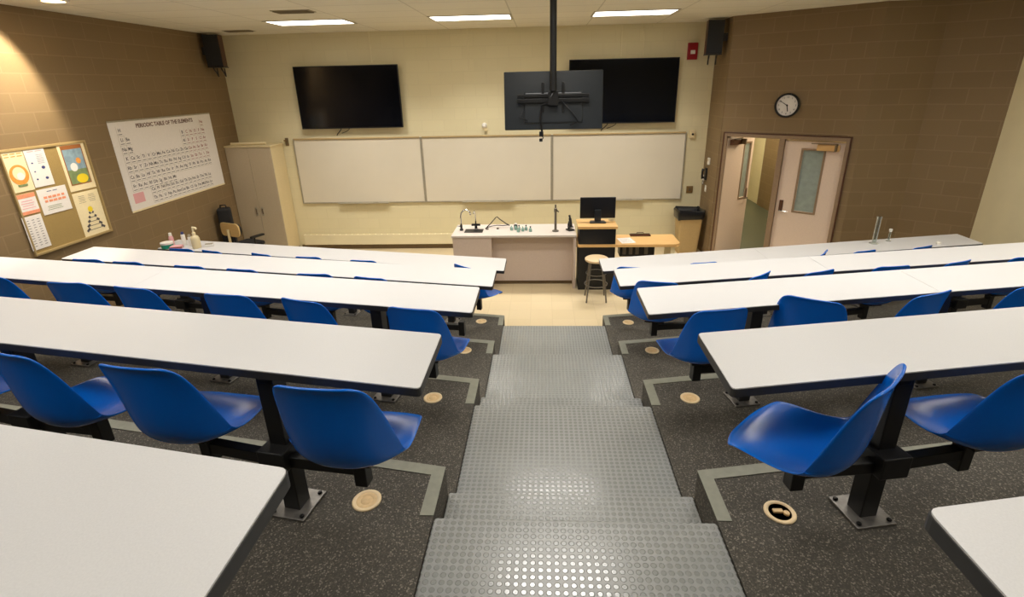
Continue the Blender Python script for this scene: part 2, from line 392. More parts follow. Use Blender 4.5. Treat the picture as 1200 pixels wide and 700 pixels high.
def door_leaf(name, loc, rz, w, lever_x, win0, win1, side):
    t = struct(bpy.data.objects.new(name, None)); COL.objects.link(t); t.location = loc; t.rotation_euler.z = rz
    b = MB(); H = 2.13; z0, z1 = 1.05, 2.0
    b.bb(0, win0, 0, .045, .01, H); b.bb(win1, w, 0, .045, .01, H); b.bb(win0, win1, 0, .045, .01, z0); b.bb(win0, win1, 0, .045, z1, H)
    b.build('door_panel', 'door', t)
    MB().bb(win0, win1, .018, .026, z0, z1).build('window_pane', 'frost', t)
    b = MB(); e = .03
    for y in ((-.008, .0), (.045, .053)):
        b.bb(win0 - e, win0, y[0], y[1], z0 - e, z1 + e); b.bb(win1, win1 + e, y[0], y[1], z0 - e, z1 + e); b.bb(win0, win1, y[0], y[1], z0 - e, z0); b.bb(win0, win1, y[0], y[1], z1, z1 + e)
    b.build('window_frame', 'frame', t, bevel=.003)
    hd = MB().bb(lever_x - .03, lever_x + .03, -.008, 0, 1.02, 1.2).build('lock_plate', 'darkwood', t, bevel=.004)
    b = MB(); b.cyl((lever_x, 0, 1.03), (lever_x, -.05, 1.03), .012); b.tube([(lever_x, -.05, 1.03), (lever_x + .03 * side, -.055, 1.03), (lever_x + .12 * side, -.05, 1.03)], .009)
    b.build('door_handle', 'chrome', t, smooth=40)
    b = MB(); s0 = w - .36 if side > 0 else .06
    b.bb(s0, s0 + .3, -.06, 0, H - .12, H - .03)
    b.build('door_closer', 'maple' if side > 0 else 'darkwood', t, bevel=.008)
    b = MB(); b.box((s0 + .26, -.085, H - .07), (.025, .11, .09)); b.box((s0 + .1, -.075, H - .015), (.35, .025, .012), rz=.12)
    b.build('closer_arm', 'dark_base', t)
    return t
hx, hy = dd(.135)
off = .03
door_leaf('door_1', (hx - sin(DA) * 0, hy, 0), DA + rad(76), .80, .73, .53, .70, -1)
px, py = dd(1.015)
door_leaf('door_2', (px - sin(DA) * off, py + cos(DA) * off, 0), DA, .815, .075, .27, .55, 1)

# ------------------------------------------------------------------ long tables and their seats
ROWS = {  # row: (z of its tier, (x, y of the far aisle corner, slope) for the poster side and the door side)
    'rear': (0, (-.642, .814, TL), (.547, .737, TL)),
    'fourth row': (1, (-.579, 2.03, TL), (.545, 2.04, TL)),
    'third row': (2, (-.578, 3.381, TL), (.524, 3.352, TL)),
    'second row': (3, (-.574, 4.622, tan(rad(10.2))), (.543, 4.621, tan(rad(9.9)))),
    'front row': (4, (-.570, 5.898, tan(rad(11.2))), (.544, 5.869, tan(rad(11.0))))}
DEP = .442; TH = .739
ORD = ['first', 'second', 'third', 'fourth', 'fifth', 'sixth', 'seventh', 'eighth']

def rounded(poly, r=.022, n=4):
    out = []; N = len(poly)
    for i in range(N):
        p = Vector(poly[i]); a = (Vector(poly[i - 1]) - p).normalized(); c = (Vector(poly[(i + 1) % N]) - p).normalized()
        for k in range(n + 1):
            u = k / n; q0 = p + a * r; q1 = p + c * r
            out.append(tuple(q0 * (1 - u) ** 2 + p * 2 * u * (1 - u) + q1 * u * u))
    return out

# --- the chair shell, built once
def shell_mesh():
    prof = [(.240, -.016, .150, .003), (.235, .000, .186, .005), (.219, .013, .207, .008), (.192, .021, .217, .013), (.13, .020, .225, .022), (.05, .008, .233, .034), (-.03, -.001, .238, .052), (-.10, .000, .240, .078),
            (-.158, .022, .240, .102), (-.190, .078, .235, .108), (-.204, .150, .226, .096), (-.212, .232, .214, .076), (-.219, .310, .201, .056), (-.226, .370, .188, .038), (-.232, .406, .172, .026), (-.238, .424, .152, .016), (-.244, .432, .120, .010)]
    plan = [.060, .042, .026, .012]
    NT = 12; vs = []; fs = []
    N = len(prof)
    for i, (y, z, w, c) in enumerate(prof):
        a = prof[max(i - 1, 0)]; d = prof[min(i + 1, N - 1)]
        ty, tz = d[0] - a[0], d[1] - a[1]; L = math.hypot(ty, tz); ny, nz = tz / L, -ty / L    # the inner normal (up for the seat, forwards for the back)
        for k in range(NT + 1):
            t = -1 + 2 * k / NT
            if y < -.16: ny, nz = .995, -.08
            h = c * abs(t) ** 2.3
            x = w * math.copysign(abs(t) ** .96, t) if t else 0
            cut = plan[i] * abs(t) ** 4 if i < 4 else 0          # the front corners are rounded in plan
            vs.append((x, y + ny * h - cut, z + nz * h))
    for i in range(N - 1):
        for k in range(NT):
            q = i * (NT + 1) + k; fs.append((q, q + 1, q + NT + 2, q + NT + 1))
    return vs, fs
sv, sf = shell_mesh()
SHELL = None
def make_chair(loc, heading, label, group):
    global SHELL
    t = thing('swivel_chair', label, 'chair', loc, heading - PI / 2, group)
    if SHELL is None:
        o = MB().add(sv, sf).build('seat_shell', 'blue', t, smooth=True)
        s = o.modifiers.new('thickness', 'SOLIDIFY'); s.thickness = .011; s.offset = 0; s.use_rim = True
        d = o.modifiers.new('rounding', 'SUBSURF'); d.levels = 1; d.render_levels = 2
        p = MB(); p.box((0, 0, -.012), (.17, .20, .012)); p.box((0, .07, -.006), (.10, .03, .014)); p.box((0, -.07, -.006), (.10, .03, .014))
        p.cyl((0, 0, -.05), (0, 0, -.012), .020)
        q = p.build('swivel_plate', 'black_steel', t, bevel=.002)
        SHELL = (o, q)
    else:
        for src in SHELL:
            c = src.copy(); COL.objects.link(c); c.parent = t
    return t

CHAIRS = {  # (row, side): {post index: [(which end of the arm, heading in degrees), ...]}; end -1 is the aisle end
    ('fourth row', -1): {0: [(-1, 85), (1, 82)], 1: [(-1, 73), (1, 55)]},
    ('fourth row', 1): {0: [(-1, 134), (1, 101)]},
    ('third row', -1): {0: [(-1, 78), (1, 72)], 1: [(-1, 82), (1, 78)], 2: [(-1, 86), (1, 84)]},
    ('third row', 1): {0: [(-1, 101), (1, 62)], 1: [(-1, 112), (1, 106)]},
    ('second row', -1): {0: [(-1, None), (1, 76)], 1: [(-1, 86), (1, 80)], 2: [(-1, 82), (1, 84)], 3: [(-1, 86)]},
    ('second row', 1): {0: [(-1, 78), (1, 128)], 1: [(-1, 112), (1, 98)], 2: [(-1, 112), (1, 100)]},
    ('front row', -1): {0: [(-1, 52), (1, None)], 1: [(-1, 82), (1, 84)], 2: [(-1, 70), (1, 72)], 3: [(-1, 84)]},
    ('front row', 1): {0: [(-1, 82), (1, 100)], 1: [(-1, None), (1, 140)], 2: [(-1, 108), (1, 112)]}}
PX = [1.25, 2.585, 3.92, 5.17]
SIDE = {-1: 'poster side', 1: 'door side'}
for row, (k, lft, rgt) in ROWS.items():
    zt = ZT[k]
    for sgn, (cx, cy, sl) in ((-1, lft), (1, rgt)):
        fy = lambda x: cy + (abs(x) - abs(cx)) * sl
        u = Vector((sgn, sl, 0)).normalized()            # along the table, away from the aisle
        pv = Vector((-u.y * sgn, u.x * sgn, 0))          # towards the front wall
        t = thing('long_table', 'long white %s table with black edge, %s of the aisle' % (row if row != 'rear' else 'rearmost', SIDE[sgn]), 'table', (cx, cy, zt), 0, 'white lecture tables')
        xe = 5.375
        L = lambda x, y: (x - cx, y - cy)
        split = 2.515 if sgn > 0 else 3.2
        segs = [(abs(cx), split), (split, xe)]
        for i, (a, c) in enumerate(segs):
            g = .0012
            a2 = a + (g if i else .003); c2 = c - (g if not i else .003)
            poly = [L(sgn * a2, fy(a2) - .003), L(sgn * c2, fy(c2) - .003), L(sgn * c2, fy(c2) - DEP + .003), L(sgn * a2, fy(a2) - DEP + .003)]
            rp = rounded(poly, .02)
            if i == 0: rp = [q for j, q in enumerate(rp) if j < 5 or j >= 15]; rp = rp[:5] + [poly[1], poly[2]] + rp[5:]
            else: rp = [q for j, q in enumerate(rp) if 5 <= j < 15]; rp = [poly[0]] + rp + [poly[3]]
            MB().prism(rp, TH - .004, TH).build('tabletop', 'laminate', t)
        poly = [L(cx, cy), L(sgn * xe, fy(xe)), L(sgn * xe, fy(xe) - DEP), L(cx, cy - DEP)]
        MB().prism(rounded(poly, .022), TH - .036, TH - .004).build('edge_band', 'edge', t)
        seat_no = 0
        for pi, x in enumerate(PX):
            p = Vector(L(sgn * x, fy(x) - .375) + (0,)); a = math.atan2(u.y, u.x) if sgn > 0 else math.atan2(-u.y, -u.x)
            b = MB(); b.box(p + Vector((0, 0, (TH - .036) / 2)), (.078, .078, TH - .036), rz=a)
            ped = b.build('pedestal', 'black_steel', t, bevel=.004)
            b = MB(); b.box(p + pv * .15 + Vector((0, 0, TH - .056)), (.05, .38, .04), rz=a)
            b.build('top_bracket', 'black_steel', ped, bevel=.003)
            b = MB(); b.box(p + Vector((0, 0, .006)), (.18, .18, .012), rz=a)
            for q in (-1, 1):
                for w in (-1, 1):
                    c = p + u * (.07 * q) + pv * (.07 * w); b.lathe([(.011, .012), (.011, .020), (.006, .022)], c, 8, mi=1)
            b.build('base_plate', ['plate_steel', 'bolt'], ped, bevel=.003)
            b = MB(); b.box(p - pv * .03 + Vector((0, 0, .315)), (.125, .14, .10), rz=a)
            b.build('arm_clamp', 'black_steel', ped, bevel=.006)
            for end, hd in CHAIRS.get((row, sgn), {}).get(pi, []):
                m = p + u * (.375 * end) - pv * .025
                st = p + u * (.05 * end) - pv * .04
                b = MB(); mid = (m + st) / 2; ln = (m - st).length; ar = math.atan2((m - st).y, (m - st).x)
                b.box(mid + Vector((0, 0, .295)), (ln + .03, .045, .055), rz=ar)
                b.box(m + Vector((0, 0, .285)), (.056, .056, .14), rz=ar)
                b.build('seat_arm', 'black_steel', t, bevel=.004)
                if hd is None: continue
                idx = seat_no; seat_no += 1
                w = t.location + m + Vector((0, 0, .400))
                make_chair(w, rad(hd), 'blue plastic chair at the %s table, %s of aisle, %s from the aisle' % (row, SIDE[sgn], ORD[idx]), 'blue swivel chairs at the tables')

# ------------------------------------------------------------------ floor box covers beside the aisle
names = ['fourth', 'third', 'second', 'front']
for sgn, spots in ((-1, [(-.94, 1.80), (-.92, 3.09), (-.89, 4.36), (-.89, 5.67)]), (1, [(.90, 1.775), (.90, 3.11), (.91, 4.37), (.90, 5.64)])):
    for k, (x, y) in enumerate(spots):
        op = sgn > 0 and k == 0
        lab = 'open tan floor box ring with its hole showing, by the fourth row chairs' if op else 'round tan floor box cover beside the aisle, %s row, %s' % (names[k], SIDE[sgn])
        t = thing('floor_box_cover', lab, 'floor cover', (x, y, ZT[k + 1]), 0, 'round floor box covers')
        ro = .066
        MB().lathe([(ro, 0), (ro, .004), (ro - .004, .007), (.052, .007), (.047, .004), (.047, 0)], n=32).build('rim', 'cover_rim', t, smooth=35)
        if op:
            MB().lathe([(.047, .0015), (.0, .0015)], n=24).build('box_interior', 'hole', t)
            b = MB(); b.bb(-.03, .012, -.008, .012, .002, .012); b.lathe([(.013, .002), (.013, .014), (0, .014)], (.022, -.012, 0), 12)
            b.build('socket', 'cover', t, bevel=.002)
        else:
            MB().lathe([(.047, 0), (.047, .0045), (.03, .005), (.027, .0035), (.024, .005), (0, .005)], n=32).build('lid', 'cover', t, smooth=35)

# ------------------------------------------------------------------ front wall
XB, ZB0, ZB1 = -4.83, .935, 2.168
labs = ['whiteboard below the wall television, nearest the tall cabinet', 'middle whiteboard behind the sink bench, between two other whiteboards', 'whiteboard above the maple computer desk, nearest the wastebin']
for i in range(3):
    x0 = XB + 2.44 * i
    t = thing('whiteboard', labs[i], 'whiteboard', (x0 + 1.22, YF, ZB0), 0, 'whiteboards on the front wall')
    H = ZB1 - ZB0
    MB().bb(-1.2, 1.2, -.022, -.004, .02, H - .02).build('writing_surface', 'board', t)
    b = MB(); e = .022
    b.bb(-1.22, -1.22 + e, -.034, 0, 0, H); b.bb(1.22 - e, 1.22, -.034, 0, 0, H); b.bb(-1.22 + e, 1.22 - e, -.034, 0, 0, e); b.bb(-1.22 + e, 1.22 - e, -.034, 0, H - e, H)
    b.build('frame', 'alu', t, bevel=.003)
    b = MB(); b.bb(-1.2, 1.2, -.046, -.034, H - .014, H + .012); b.build('map_rail', 'cork_frame', t, bevel=.003)
    b = MB(); b.bb(-.5, .5, -.09, -.034, .0, .012); b.bb(.18, .30, -.07, -.05, .012, .03); b.build('marker_tray', 'alu', t, bevel=.003)

def wall_tv(x0, z1, w, h, label):
    t = thing('television', label, 'television', (x0 + w / 2, YF, z1 - h), 0)
    b = MB(); b.bb(-w / 2, w / 2, -.12, -.07, 0, h); b.bb(-.45, .45, -.07, -.045, h * .2, h * .8)
    b.build('casing', 'black_plastic', t, bevel=.006)
    MB().bb(-w / 2 + .014, w / 2 - .014, -.1225, -.12, .02, h - .014).build('screen', 'screen', t)
    MB().bb(-.35, .35, -.045, -.002, h * .35, h * .65).build('wall_bracket', 'black_steel', t)
    b = MB(); b.tube([(-.25, -.05, .1), (-.24, -.05, -.02), (-.29, -.04, -.07), (-.33, -.02, -.1), (-.35, -.012, -.13)], .008)
    b.tube([(-.10, -.05, .1), (-.09, -.045, -.02), (-.15, -.035, -.06), (-.25, -.02, -.09)], .006)
    b.build('cable', 'black_plastic', t, smooth=True)
wall_tv(-4.565, 3.425, 1.89, 1.075, 'big black wall television between corner loudspeaker and cabinet, unobstructed')
wall_tv(.345, 3.425, 1.89, 1.075, 'big black wall television partly hidden behind the hanging display')

# convector cover along the wall
t = thing('convector_cover', 'low cream convector cover along the wall below the whiteboards', 'heater', (-3.3, YF, 0))
b = MB(); b.bb(-1.62, 1.62, -.075, -.001, .10, .305)
b.build('cover', 'cream', t, bevel=.006)
b = MB()
for i in range(27): b.bb(-1.58 + i * .12, -1.58 + i * .12 + .09, -.055, -.03, .305, .3065)
b.build('grille', 'cork_frame', t)

# small wall devices
t = thing('camera_dome', 'small round white sensor on wall above the middle whiteboard', 'sensor', (-1.19, YF, 2.35))
MB().lathe([(.05, 0), (.05, .02), (.042, .045), (.02, .06), (0, .062)], ax=(0, -1, 0)).build('housing', 'white', t, smooth=40)
MB().lathe([(.03, 0), (.03, .03), (0, .032)], (.02, -.03, -.07), ax=(0, -1, 0)).build('lens_barrel', 'cream_plastic', t, smooth=40)
t = thing('wall_sensor', 'small cream sensor with black lens beside the last whiteboard corner', 'sensor', (2.59, YF, 2.13))
MB().bb(-.045, .045, -.05, 0, -.07, .07).build('housing', 'cream_plastic', t, bevel=.012)
MB().lathe([(.02, 0), (.018, .012), (0, .013)], (.0, -.05, 0), ax=(0, -1, 0)).build('lens', 'black_plastic', t, smooth=40)
t = thing('fire_alarm', 'red fire alarm strobe high on wall beside corner loudspeaker', 'fire alarm', (2.46, YF, 3.38))
MB().bb(-.085, .085, -.05, 0, 0, .27).build('housing', 'red', t, bevel=.01)
MB().bb(-.04, .04, -.062, -.05, .09, .15).build('strobe', 'white', t, bevel=.006)
t = thing('wall_outlet', 'small brass wall plate below the sensor, above the wastebin', 'wall plate', (2.64, YF, 1.05))
MB().bb(-.06, .06, -.01, 0, 0, .13).build('plate', 'brass', t, bevel=.004)
MB().bb(-.025, .025, -.016, -.01, .035, .095).build('socket', 'dark_base', t, bevel=.003)
t = thing('wall_hook', 'small brown bracket on wall between cabinet top and whiteboards', 'bracket', (-4.95, YF, 2.05))
b = MB(); b.bb(-.03, .03, -.02, 0, 0, .14); b.box((0, -.06, .10), (.025, .1, .03)); b.build('bracket', 'dark_base', t, bevel=.004)

def speaker(loc, rz, label, wall_sign):
    t = thing('loudspeaker', label, 'loudspeaker', loc, rz)
    w, d, h = .25, .22, .50
    MB().bb(-w / 2, w / 2, -d / 2 + .02, d / 2, 0, h).build('cabinet', 'darkwood', t, bevel=.006)
    MB().bb(-w / 2 + .002, w / 2 - .002, -d / 2, -d / 2 + .02, .004, h - .004).build('grille', 'black_plastic', t, bevel=.006)
    b = MB(); b.bb(-w / 2, w / 2, -d / 2, d / 2 + .04, -.014, -.001)
    for x in (-.06, .06):
        b.tube([(x, -.04, -.01), (x, -.01, -.05), (x + .005, .05, -.09), (x + .01, .09, -.15)], .012)
        b.tube([(x + .01, .09, -.16), (x + .01, .09, -.02)], .010)
    b.build('bracket', 'black_steel', t)
    MB().box((wall_sign * .16, .02, .25), (.12, .06, .12)).build('wall_mount', 'black_steel', t)
speaker((-5.70, 9.25, 3.44), rad(12), 'black corner loudspeaker on bracket above the periodic chart wall', -1)
speaker((2.66, 9.22, 3.44), rad(-8), 'black corner loudspeaker on bracket beside the red fire alarm', 1)

# phone on the return wall (its local x runs along the wall)
def on_return(name, label, cat, y, z): return thing(name, label, cat, (C0[0], y, z), -PI / 2)
t = on_return('wall_phone', 'black handset telephone hanging on the brown wall by the doors', 'telephone', 9.52, 1.33)
MB().bb(-.05, .05, -.03, 0, 0, .22).build('base', 'black_plastic', t, bevel=.01)
b = MB(); b.tube([(.0, -.06, .2), (.0, -.075, .16), (.0, -.075, .07), (.0, -.06, .03)], [.03, .02, .02, .032], n=12); b.build('handset', 'black_plastic', t, smooth=True)
b = MB(); b.tube([(.0 + .02 * sin(i * 1.3), -.05 + .015 * cos(i * 1.3), .02 - .012 * i if i < 9 else .02 - .012 * (18 - i)) for i in range(17)], .006); b.build('cord', 'chrome', t, smooth=True)
t = on_return('thermostat', 'small white box above the wall telephone by the doors', 'thermostat', 9.42, 1.62)
MB().bb(-.04, .04, -.03, 0, 0, .12).build('housing', 'white', t, bevel=.006)
MB().bb(-.02, .02, -.033, -.03, .06, .1).build('display', 'cream_plastic', t)
t = on_return('light_switch', 'small white switch plate below the wall telephone', 'switch', 9.48, 1.12)
MB().bb(-.04, .04, -.008, 0, 0, .12).build('plate', 'white', t, bevel=.003)
MB().bb(-.008, .008, -.018, -.008, .045, .075).build('toggle', 'white', t)
t = on_return('notice_card', 'small pale card on the brown wall beside the telephone', 'card', 9.66, 1.27)
MB().bb(-.04, .04, -.004, 0, 0, .13).build('card', 'paper', t)

# clock on the door wall
cx_, cy_ = dd(.965)
t = thing('wall_clock', 'round white wall clock with black rim above the double door', 'clock', (cx_, cy_, 2.655), DA)
MB().lathe([(.178, 0), (.178, .035), (.165, .048), (.152, .048), (.150, .02)], n=40, ax=(0, -1, 0)).build('rim', 'black_plastic', t, smooth=40)
MB().lathe([(.152, .018), (.152, .022), (0, .022)], n=40, ax=(0, -1, 0)).build('dial', 'paper', t)
b = MB()
for i in range(12):
    a = i * PI / 6; b.text(str(12 if i == 0 else i), .038, (.12 * sin(a), -.0225, .12 * cos(a)))
b.build('numerals', 'ink', t)
for nm, ang, ln, w in (('hour_hand', rad(168), .075, .012), ('minute_hand', rad(-58), .115, .008)):
    b = MB(); b.box((sin(ang) * ln / 2, -.027, cos(ang) * ln / 2), (w, .003, ln + .03), ry=ang); b.build(nm, 'black_plastic', t)
MB().lathe([(.012, 0), (.012, .01), (0, .011)], (0, -.022, 0), ax=(0, -1, 0)).build('hub', 'black_plastic', t)

# ------------------------------------------------------------------ poster wall
def on_left(name, label, cat, y, z, group=None, d=0): return thing(name, label, cat, (-XW + d, y, z), PI / 2, group)
t = on_left('bulletin_board', 'tan cork bulletin board with pale frame covered in notices', 'bulletin board', 5.80, 1.33)
MB().bb(-.53, .53, -.018, -.002, .03, 1.15).build('cork_panel', 'cork', t)
b = MB(); b.bb(-.55, .55, -.03, 0, 0, .03); b.bb(-.55, .55, -.03, 0, 1.15, 1.18); b.bb(-.55, -.53, -.03, 0, .03, 1.15); b.bb(.53, .55, -.03, 0, .03, 1.15)
b.build('frame', 'tan_frame', t, bevel=.004)

def notice(name, label, y0, y1, z0, z1, sheet, draw):
    t = on_left(name, label, 'notice', (y0 + y1) / 2, z0, 'notices on the bulletin board', .019)
    w, h = y1 - y0, z1 - z0
    MB().bb(-w / 2, w / 2, -.004, 0, 0, h).build('sheet', sheet, t)
    draw(t, w, h)
def rect(t, name, mat, x0, x1, z0, z1, y=-.0052): MB().bb(x0, x1, y, -.004, z0, z1).build(name, mat, t)
def disc(t, name, mat, x, z, r, y=-.0058, sx=1): 
    b = MB(); b.lathe([(r, .004), (r, -y), (0, -y)], (0, 0, 0), 28, ax=(0, -1, 0)); b.v = [(x + v[0] * sx, v[1], z + v[2]) for v in b.v]; b.build(name, mat, t)
def scribble(t, name, mat, x0, x1, z0, z1, rows, cols=1, fill=.85, hh=.35, y=-.0054):
    b = MB(); dz = (z1 - z0) / rows; dx = (x1 - x0) / cols; rnd = random.Random(rows * 31 + cols)
    for i in range(rows):
        for j in range(cols):
            w = dx * fill * rnd.uniform(.7, 1)
            xx = x0 + j * dx + (dx - w) / 2; b.bb(xx, xx + w, y, -.004, z0 + i * dz + dz * .3, z0 + i * dz + dz * (.3 + hh))
    b.build(name, mat, t)
def dr_a(t, w, h):
    disc(t, 'emblem', 'orange', 0, h * .42, w * .44); disc(t, 'emblem_centre', 'cream_paper', 0, h * .45, w * .29, -.0066); disc(t, 'emblem_figure', 'paper', .01, h * .38, w * .17, -.0072)
    rect(t, 'emblem_ribbon', 'greenprint', -w * .22, w * .22, h * .13, h * .18, -.0075)
    scribble(t, 'heading', 'orange', -w * .45, w * .45, h * .84, h * .97, 2, 3)
notice('club_poster', 'cream poster with a big orange round emblem, top corner of bulletin board', 5.265, 5.51, 2.05, 2.485, 'cream_paper', dr_a)
def dr_b(t, w, h):
    scribble(t, 'heading', 'pinkprint', -w * .4, w * .4, h * .88, h * .95, 1, 2)
    for i, (x, z, r) in enumerate(((-.27, .62, .035), (-.27, .40, .03), (-.27, .20, .035), (.2, .48, .07), (.22, .2, .06))): disc(t, 'icon', 'blueink', w * x, h * z, w * r, sx=1.3)
    scribble(t, 'print', 'blueink', -w * .05, w * .42, h * .58, h * .84, 6, 1, hh=.15)
notice('icon_sheet', 'white sheet with small dark blue icons, beside the orange emblem poster', 5.52, 5.765, 2.065, 2.495, 'paper', dr_b)
def dr_c(t, w, h):
    x0, x1, z0, z1 = -w * .37, w * .35, h * .15, h * .90
    rect(t, 'picture_sky', 'skyblue', x0, x1, z0 + .17, z1); rect(t, 'picture_ground', 'greenprint', x0, x1, z0, z0 + .17)
    rect(t, 'picture_header', 'brownprint', x0, x1, z1, z1 + .035)
    disc(t, 'yellow_shape', 'yellow', .03, z0 + .055, .055, sx=1.5); disc(t, 'orange_shape', 'orange', .045, z0 + .27, .035); disc(t, 'grey_shape', 'paper', -.04, z0 + .2, .05, -.0056)
    b = MB(); b.bb(x0 - .012, x0, -.006, -.004, z0 - .012, z1 + .047); b.bb(x1, x1 + .012, -.006, -.004, z0 - .012, z1 + .047); b.bb(x0, x1, -.006, -.004, z0 - .012, z0); b.bb(x0, x1, -.006, -.004, z1 + .035, z1 + .047)
    b.build('picture_border', 'brownprint', t)
notice('picture_poster', 'cream bordered picture poster with blue scene and a yellow blob', 5.935, 6.31, 1.93, 2.48, 'cream_paper', dr_c)
def dr_d(t, w, h):
    rect(t, 'red_band', 'lightorange', -w / 2, w / 2, h * .8, h); rect(t, 'red_band', 'lightorange', -w / 2, w / 2, 0, h * .16)
    scribble(t, 'print', 'pinkprint', -w * .42, w * .42, h * .25, h * .72, 4, 1, hh=.3)
notice('red_banded_notice', 'small white notice with salmon red bands at top and bottom', 5.255, 5.48, 1.80, 2.025, 'paper', dr_d)
def dr_e(t, w, h):
    scribble(t, 'heading', 'lightorange', -w * .36, w * .40, h * .42, h * .72, 2, 5, .9, .6)
    scribble(t, 'print', 'greenprint', -w * .42, w * .3, h * .14, h * .34, 3, 1, hh=.25); scribble(t, 'dateline', 'blueink', -w * .2, w * .2, h * .85, h * .92, 1, 2)
notice('landscape_flyer', 'landscape white flyer with salmon lettering in the middle of the cork board', 5.51, 5.885, 1.745, 2.035, 'paper', dr_e)
def dr_f(t, w, h):
    scribble(t, 'print', 'ink', -w * .4, w * .42, h * .08, h * .92, 11, 3, .55, .18)
notice('typed_sheet', 'white typed sheet pinned lowest on the bulletin board under salmon notice', 5.24, 5.47, 1.40, 1.78, 'paper', dr_f)
def dr_g(t, w, h):
    b = MB()
    for r in range(5):
        ww = w * (.08 + .075 * r)
        for s_ in (-1, 1): b.box((s_ * ww * .8, -.005, h * (.52 - .09 * r)), (.02 + .01 * r, .002, .028), ry=s_ * .6)
        b.bb(-ww, ww, -.0056, -.004, h * (.50 - .09 * r), h * (.50 - .09 * r) + .006)
    b.build('diagram', 'ink', t)
    disc(t, 'yellow_top', 'yellow', 0, h * .60, .035); scribble(t, 'print', 'ink', -w * .4, w * .4, h * .76, h * .94, 5, 2, .8, .15)
notice('diagram_poster', 'cream poster with a black stepped diagram, below the picture poster', 5.935, 6.305, 1.345, 1.905, 'cream_paper', dr_g)

# the periodic table chart
t = on_left('periodic_chart', 'large white periodic chart hanging on the brown block wall', 'chart', 7.895, 1.475)
CW, CH = 2.22, 1.22
MB().bb(-CW / 2, CW / 2, -.008, 0, 0, CH).build('chart_sheet', 'paper', t)
b = MB(); b.bb(-CW / 2, CW / 2, -.012, .0, CH - .012, CH + .008); b.build('hanging_rail', 'alu', t)
MB().bb(-CW / 2, CW / 2, -.012, 0, -.012, .012).build('bottom_rail', 'cream_paper', t)
b = MB(); b.text('PERIODIC TABLE OF THE ELEMENTS', .078, (0, -.0085, CH - .085), bold=.003); b.build('title', 'brownink', t)
EL = ("H . . . . . . . . . . . . . . . . He|Li Be . . . . . . . . . . B C N O F Ne|Na Mg . . . . . . . . . . Al Si P S Cl Ar|K Ca Sc Ti V Cr Mn Fe Co Ni Cu Zn Ga Ge As Se Br Kr|"
      "Rb Sr Y Zr Nb Mo Tc Ru Rh Pd Ag Cd In Sn Sb Te I Xe|Cs Ba La Hf Ta W Re Os Ir Pt Au Hg Tl Pb Bi Po At Rn|Fr Ra Ac Rf Db Sg Bh Hs Mt . . . . . . . . .")
blk = MB(); red = MB(); cells = MB(); x00, cw, ch = -.945, .1045, .127
def cell(x, z, s, r):
    (red if r else blk).text(s, .066, (x, -.0085, z + .012), bold=.0008); (red if r else blk).bb(x - .034, x + .034, -.009, -.008, z - .044, z - .036)
    e = .0032
    cells.bb(x - cw / 2, x + cw / 2, -.0088, -.008, z - ch / 2, z - ch / 2 + e); cells.bb(x - cw / 2, x - cw / 2 + e, -.0088, -.008, z - ch / 2, z + ch / 2)
for r, line in enumerate(EL.split('|')):
    for c, s in enumerate(line.split()):
        if s != '.': cell(x00 + c * cw, 1.085 - r * ch, s, c >= 13 and r < 5)
for r, line in enumerate(("Ce Pr Nd Pm Sm Eu Gd Tb Dy Ho Er Tm Yb Lu", "Th Pa U Np Pu Am Cm Bk Cf Es Fm Md No Lr")):
    for c, s in enumerate(line.split()): cell(x00 + (3.2 + c) * cw, .225 - r * .125, s, False)
blk.build('chart_lettering', 'ink', t); red.build('chart_lettering', 'redink', t); cells.build('cell_lines', 'alu', t)
b = MB(); b.bb(-1.02, -.82, -.009, -.008, .10, .24); b.build('legend_patch', 'pinkprint', t)

# ------------------------------------------------------------------ tall cabinet and office chair
t = thing('tall_cabinet', 'tall taupe two-door storage cabinet in the front corner', 'cabinet', (-5.46, 9.47, 0))
b = MB(); b.bb(-.42, .42, -.225, .245, .08, 2.08); b.build('body', 'cab_lit', t, bevel=.003)
MB().bb(-.41, .41, -.20, .24, 0, .08).build('plinth', 'dark_base', t)
MB().bb(-.425, .435, -.26, .25, 2.08, 2.11).build('top', 'cab_lit', t, bevel=.004)
for s_, x0, x1, hx_ in ((-1, -.42, -.002, -.06), (1, .002, .42, .06)):
    d = MB().bb(x0, x1, -.247, -.226, .09, 2.075).build('door', 'cab', t, bevel=.002)
    b = MB(); b.bb(hx_ - .02, hx_ + .02, -.253, -.247, .82, .98); b.build('handle', 'alu', d, bevel=.004)
    MB().bb(hx_ - .008, hx_ + .008, -.255, -.253, .85, .95).build('handle_recess', 'dark_base', d)
t = thing('roll_of_paper', 'pale rolled sheet lying on top of the tall cabinet', 'paper roll', (-5.5, 9.36, 2.112))
MB().cyl((-.33, 0, .022), (.3, .06, .022), .022).build('roll', 'cream_paper', t, smooth=40)
MB().cyl((-.335, -.0005, .022), (-.329, .0, .022), .012).build('roll_core', 'dark_base', t, smooth=40)

